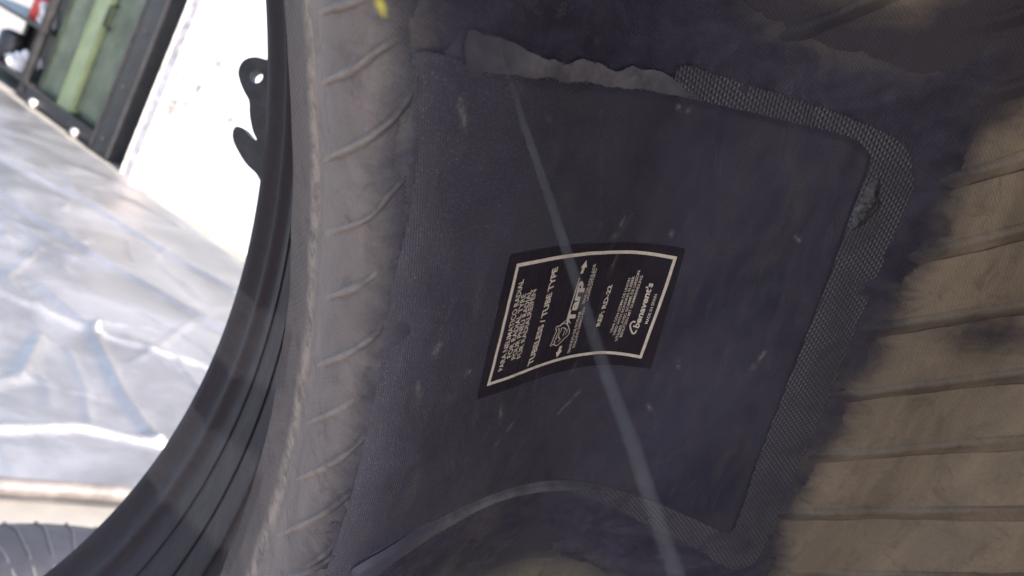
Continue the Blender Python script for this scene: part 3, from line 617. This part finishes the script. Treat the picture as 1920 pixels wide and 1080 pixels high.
def sstep(x): x = np.clip(x, 0, 1); return x * x * (3 - 2 * x)
def chalk(P, s=None):
    out = np.zeros(len(P))
    for k, st in enumerate(STROKES):
        st = np.array(st); ln = np.linalg.norm(st[1] - st[0]); d = segdist(P, st + 0.)
        w = .5 + .5 * ((k * 37) % 10) / 10 if ln > 12 else 1.0
        out = np.maximum(out, (.35 if ln > 12 else .8) * np.clip(1.3 - d / w, 0, 1) * np.clip(.6 + fbm(P[:, 0] / 2, P[:, 1] / 2, 90 + k), 0, 1))
    return out
def plat_h(P, s):
    sb = sdist(P, PLAT_P); bl = np.clip(sdist(P, BLIS_P) / 4, 0, 1)
    k = sstep((P[:, 1] - 50) / 55)
    return .66 + .84 * k + 1.15 * k * sstep(sb / 1.9) + .35 * fbm(P[:, 0] / 30, P[:, 1] / 30, 3) - .6 * bl
# brushed cement under and around the patch
def brush(P):
    a, b = P[:, 0], P[:, 1]
    return (3.4 * fbm(a / 9, b / 16, 41) + 1.6 * fbm(a / 1.6, b / 7, 44, 3)) * (.3 + .7 * sstep((a + 30) / 30)) + 1.5 * sstep((b - 235) / 10)
def cement_h(P, s):
    a, b = P[:, 0], P[:, 1]; k = sstep((b - 70) / 40)
    return .08 + .32 * sstep(s / 5) + (.06 + .19 * k) * sstep(s / 4) * fbm(a / 4, b / 7, 12) + .5 * k * np.clip(fbm(a / 18, b / 18, 14), 0, 1) * sstep(s / 6)
cut_sheet('cement', CEM_P, 1.0, cement_h, M_CEM, patch, warp=brush, attrs={'edge': lambda P, s: s})
tag(cut_sheet('woven_edge', SKIRT_P, .8, lambda P, s: .95 + .7 * sstep(s / 14) + .12 * fbm(P[:, 0] / 12, P[:, 1] / 12, 22) - .5 * sstep(sdist(P, PLAT_P) / 2) - .75 * (1 - sstep((P[:, 1] - 50) / 55)), M_WEAVE, patch, hole=None,
              warp=lambda P: .35 * fbm(P[:, 0] / 3, P[:, 1] / 3, 71)), 'woven cord border of the patch')
cut_sheet('slab', PLAT_P, .75, plat_h, M_SLAB, patch, attrs={'chalk': chalk})
tag(cut_sheet('scuffed_edge', FLAP_P, .6, lambda P, s: 1.45 + .75 * sstep(s / 7) + .10 * fbm(P[:, 0] / 5, P[:, 1] / 5, 33), M_BEV, patch, warp=lambda P: .8 * fbm(P[:, 0] / 5, P[:, 1] / 5, 35)), 'pale scuffed upper edge')
tag(cut_sheet('bevelled_edge', LOW_P, .6, lambda P, s: 1.3 + 1.5 * sstep(s / 2.5) + .1 * fbm(P[:, 0] / 5, P[:, 1] / 5, 36), M_BEV, patch), 'pale bevelled lower edge')  # lighter grey imitates light caught on the lower bevel
M_BLIS = NT('glossy torn rubber'); _c = M_BLIS.coord(); _n = M_BLIS.noise(_c, 22., 5, .65, 1.)
M_BLIS = M_BLIS.out(M_BLIS.mix(M_BLIS.rng(_n, .4, .7), (.03, .03, .04), (.11, .11, .13)), .28, M_BLIS.bump(_n, .8, .002))
tag(cut_sheet('blister', BLIS_P, .5, lambda P, s: 1.4 + 3.2 * sstep(s / 4.) * (.8 + .5 * fbm(P[:, 0] / 3, P[:, 1] / 3, 38)), M_BLIS, patch, warp=lambda P: .6 * fbm(P[:, 0] / 3, P[:, 1] / 3, 39)), 'shiny lifted blister at the corner')

# label, with its print as flat pieces lying on it
def top_h(P): return plat_h(P, None)
lab = cut_sheet('label', LAB_P, .7, lambda P, s: top_h(P) + .18, M_LAB, patch, attrs={'chalk': chalk})
def print_piece(name, P2, faces, label=None):
    P2 = np.asarray(P2, float)
    o = mesh_obj(name, on_liner(P2[:, 0], P2[:, 1], top_h(P2) + .34), faces, M_INK, lab, smooth=False, uv=uvab(P2[:, 0], P2[:, 1]))
    if label: tag(o, label)
    return o
def stroke_mesh(path, w, closed=False):
    p = np.array(path, float); n = len(p)
    if closed: T = np.roll(p, -1, 0) - np.roll(p, 1, 0)
    else: T = np.gradient(p, axis=0)
    T /= np.linalg.norm(T, axis=1)[:, None] + 1e-9; N = np.c_[-T[:, 1], T[:, 0]]
    V = np.vstack([p + N * w / 2, p - N * w / 2]); m = n if closed else n - 1
    return V, [(i, (i + 1) % n, n + (i + 1) % n, n + i) for i in range(m)]
# frame: outer and inner rounded quadrilateral
fo = np.array(FRAME, float); cor = [0, 5, 8, 13, 16]
sides = []
for i in range(4):
    seg = np.vstack([fo, fo[:1]])[cor[i]:cor[i + 1] + 1]; sides.append(smooth_line(seg, 10))
for sd_ in sides:
    T = sd_[-1] - sd_[0]; T = T / np.linalg.norm(T); sd2 = np.vstack([sd_[0] - T * .55, sd_, sd_[-1] + T * .55])
    print_piece('frame_line', *stroke_mesh(sd2, 1.25))
_tc = [0]
def lettering(txt, s, e, cap_mm, bold=.012, shear=0., label=None):
    cu = bpy.data.curves.new('txt', 'FONT'); cu.body = txt; cu.size = 1.0; cu.offset = bold; cu.resolution_u = 3; cu.fill_mode = 'FRONT'; cu.shear = shear
    ob = bpy.data.objects.new('txt', cu); col.objects.link(ob); bpy.context.view_layer.update()
    dg = bpy.context.evaluated_depsgraph_get(); me = bpy.data.meshes.new_from_object(ob.evaluated_get(dg))
    V = np.array([v.co[:2] for v in me.vertices]); F = [tuple(p.vertices) for p in me.polygons]
    bpy.data.objects.remove(ob); bpy.data.meshes.remove(me); bpy.data.curves.remove(cu)
    x0, x1 = V[:, 0].min(), V[:, 0].max(); s = np.array(s, float); e = np.array(e, float); L = np.linalg.norm(e - s); ex = (e - s) / L; ey = np.array([ex[1], -ex[0]])
    if ey[1] > 0: ey = -ey
    P = s + ex * ((V[:, :1] - x0) / (x1 - x0) * L) + ey * (V[:, 1:2] / .70 * cap_mm)
    print_piece('lettering', P, F, label)
for t_, s_, e_, c_ in TXT:
    if t_ == "Benavent's": s_, e_ = BEN; t_ = "benavent's"
    bold = .030 if t_ in ('TUBELESS / TUBE TYPE', 'REF: RD-22') else .014
    if t_ == 'Tarp': bold = .045
    if t_ == "benavent's": bold = .03
    lettering(t_, s_, e_, c_ * .262, bold, .25 if t_ in ('Tarp', "benavent's") else 0.)
for em in EMBLEM: print_piece('emblem_line', *stroke_mesh(smooth_line(em, 6), .34))
print_piece('initial_swoosh', *stroke_mesh(smooth_line(SWOOSH, 8), .62))
print_piece('logo_bar', *stroke_mesh(smooth_line(BAR, 8), .5))
for tip, tail in (((23.4, 127.4), (28.2, 126.3)), ((62.6, 125.6), (57.9, 126.2))):
    tip = np.array(tip); tail = np.array(tail); d = tip - tail; L = np.linalg.norm(d); d /= L; nn = np.array([-d[1], d[0]])
    pts = [tail + nn * .75, tail - nn * .75, tail - nn * .75 + d * L * .45, tail - nn * 1.75 + d * L * .45, tip, tail + nn * 1.75 + d * L * .45, tail + nn * .75 + d * L * .45]
    print_piece('arrow', pts, [(0, 1, 2, 6), (3, 4, 5), (2, 3, 6), (6, 3, 5)][:2] )

# ------------------------------------------------------------------ loose strand and hooked tool
WZ = lambda L: [np.array([x, y, z + H]) for x, y, z in L]
wp = smooth_line(WZ(WIRE), 8)
rad = np.interp(np.arange(len(wp)), [0, len(wp) * .3, len(wp) - 1], [.00004, .00013, .00018])
for kx in (int(len(wp) * .52), int(len(wp) * .72)): rad[kx] *= 1.5
V, F = tube(wp, rad, 8)
tag(mesh_obj('wire_strand', V, F, plain('dull straw grey', (.15, .148, .16), .6, 0, .2, 60., .1)), 'thin pale grey strand hanging out of focus across the patch label', 'strand')

def hook():
    import bmesh
    bm = bmesh.new(); O = WZ(HOOKOUT); Hh = WZ(HOLE); fwd = Vector(CAM[2])
    o = smooth_poly(np.array(O), 4)
    ov = [bm.verts.new(p) for p in o]; hv = [bm.verts.new(p) for p in Hh]
    ed = [bm.edges.new((ov[i], ov[(i + 1) % len(ov)])) for i in range(len(ov))] + [bm.edges.new((hv[i], hv[(i + 1) % len(hv)])) for i in range(len(hv))]
    bmesh.ops.triangle_fill(bm, edges=ed, use_beauty=True)
    r = bmesh.ops.extrude_face_region(bm, geom=list(bm.faces))
    bmesh.ops.translate(bm, verts=[g_ for g_ in r['geom'] if isinstance(g_, bmesh.types.BMVert)], vec=fwd * .009)
    bmesh.ops.recalc_face_normals(bm, faces=list(bm.faces))
    me = bpy.data.meshes.new('hook'); bm.to_mesh(me); bm.free(); me.materials.append(plain('dark worn steel', (.045, .040, .046), .5, .3, .3, 60., .2))
    o = link(bpy.data.objects.new('hook', me)); bv = o.modifiers.new('bevel', 'BEVEL'); bv.width = .0022; bv.segments = 3; bv.limit_method = 'ANGLE'
    tag(o, 'dark steel hook with an eye, hung on the bead against the bright wall', 'hook')
hook()
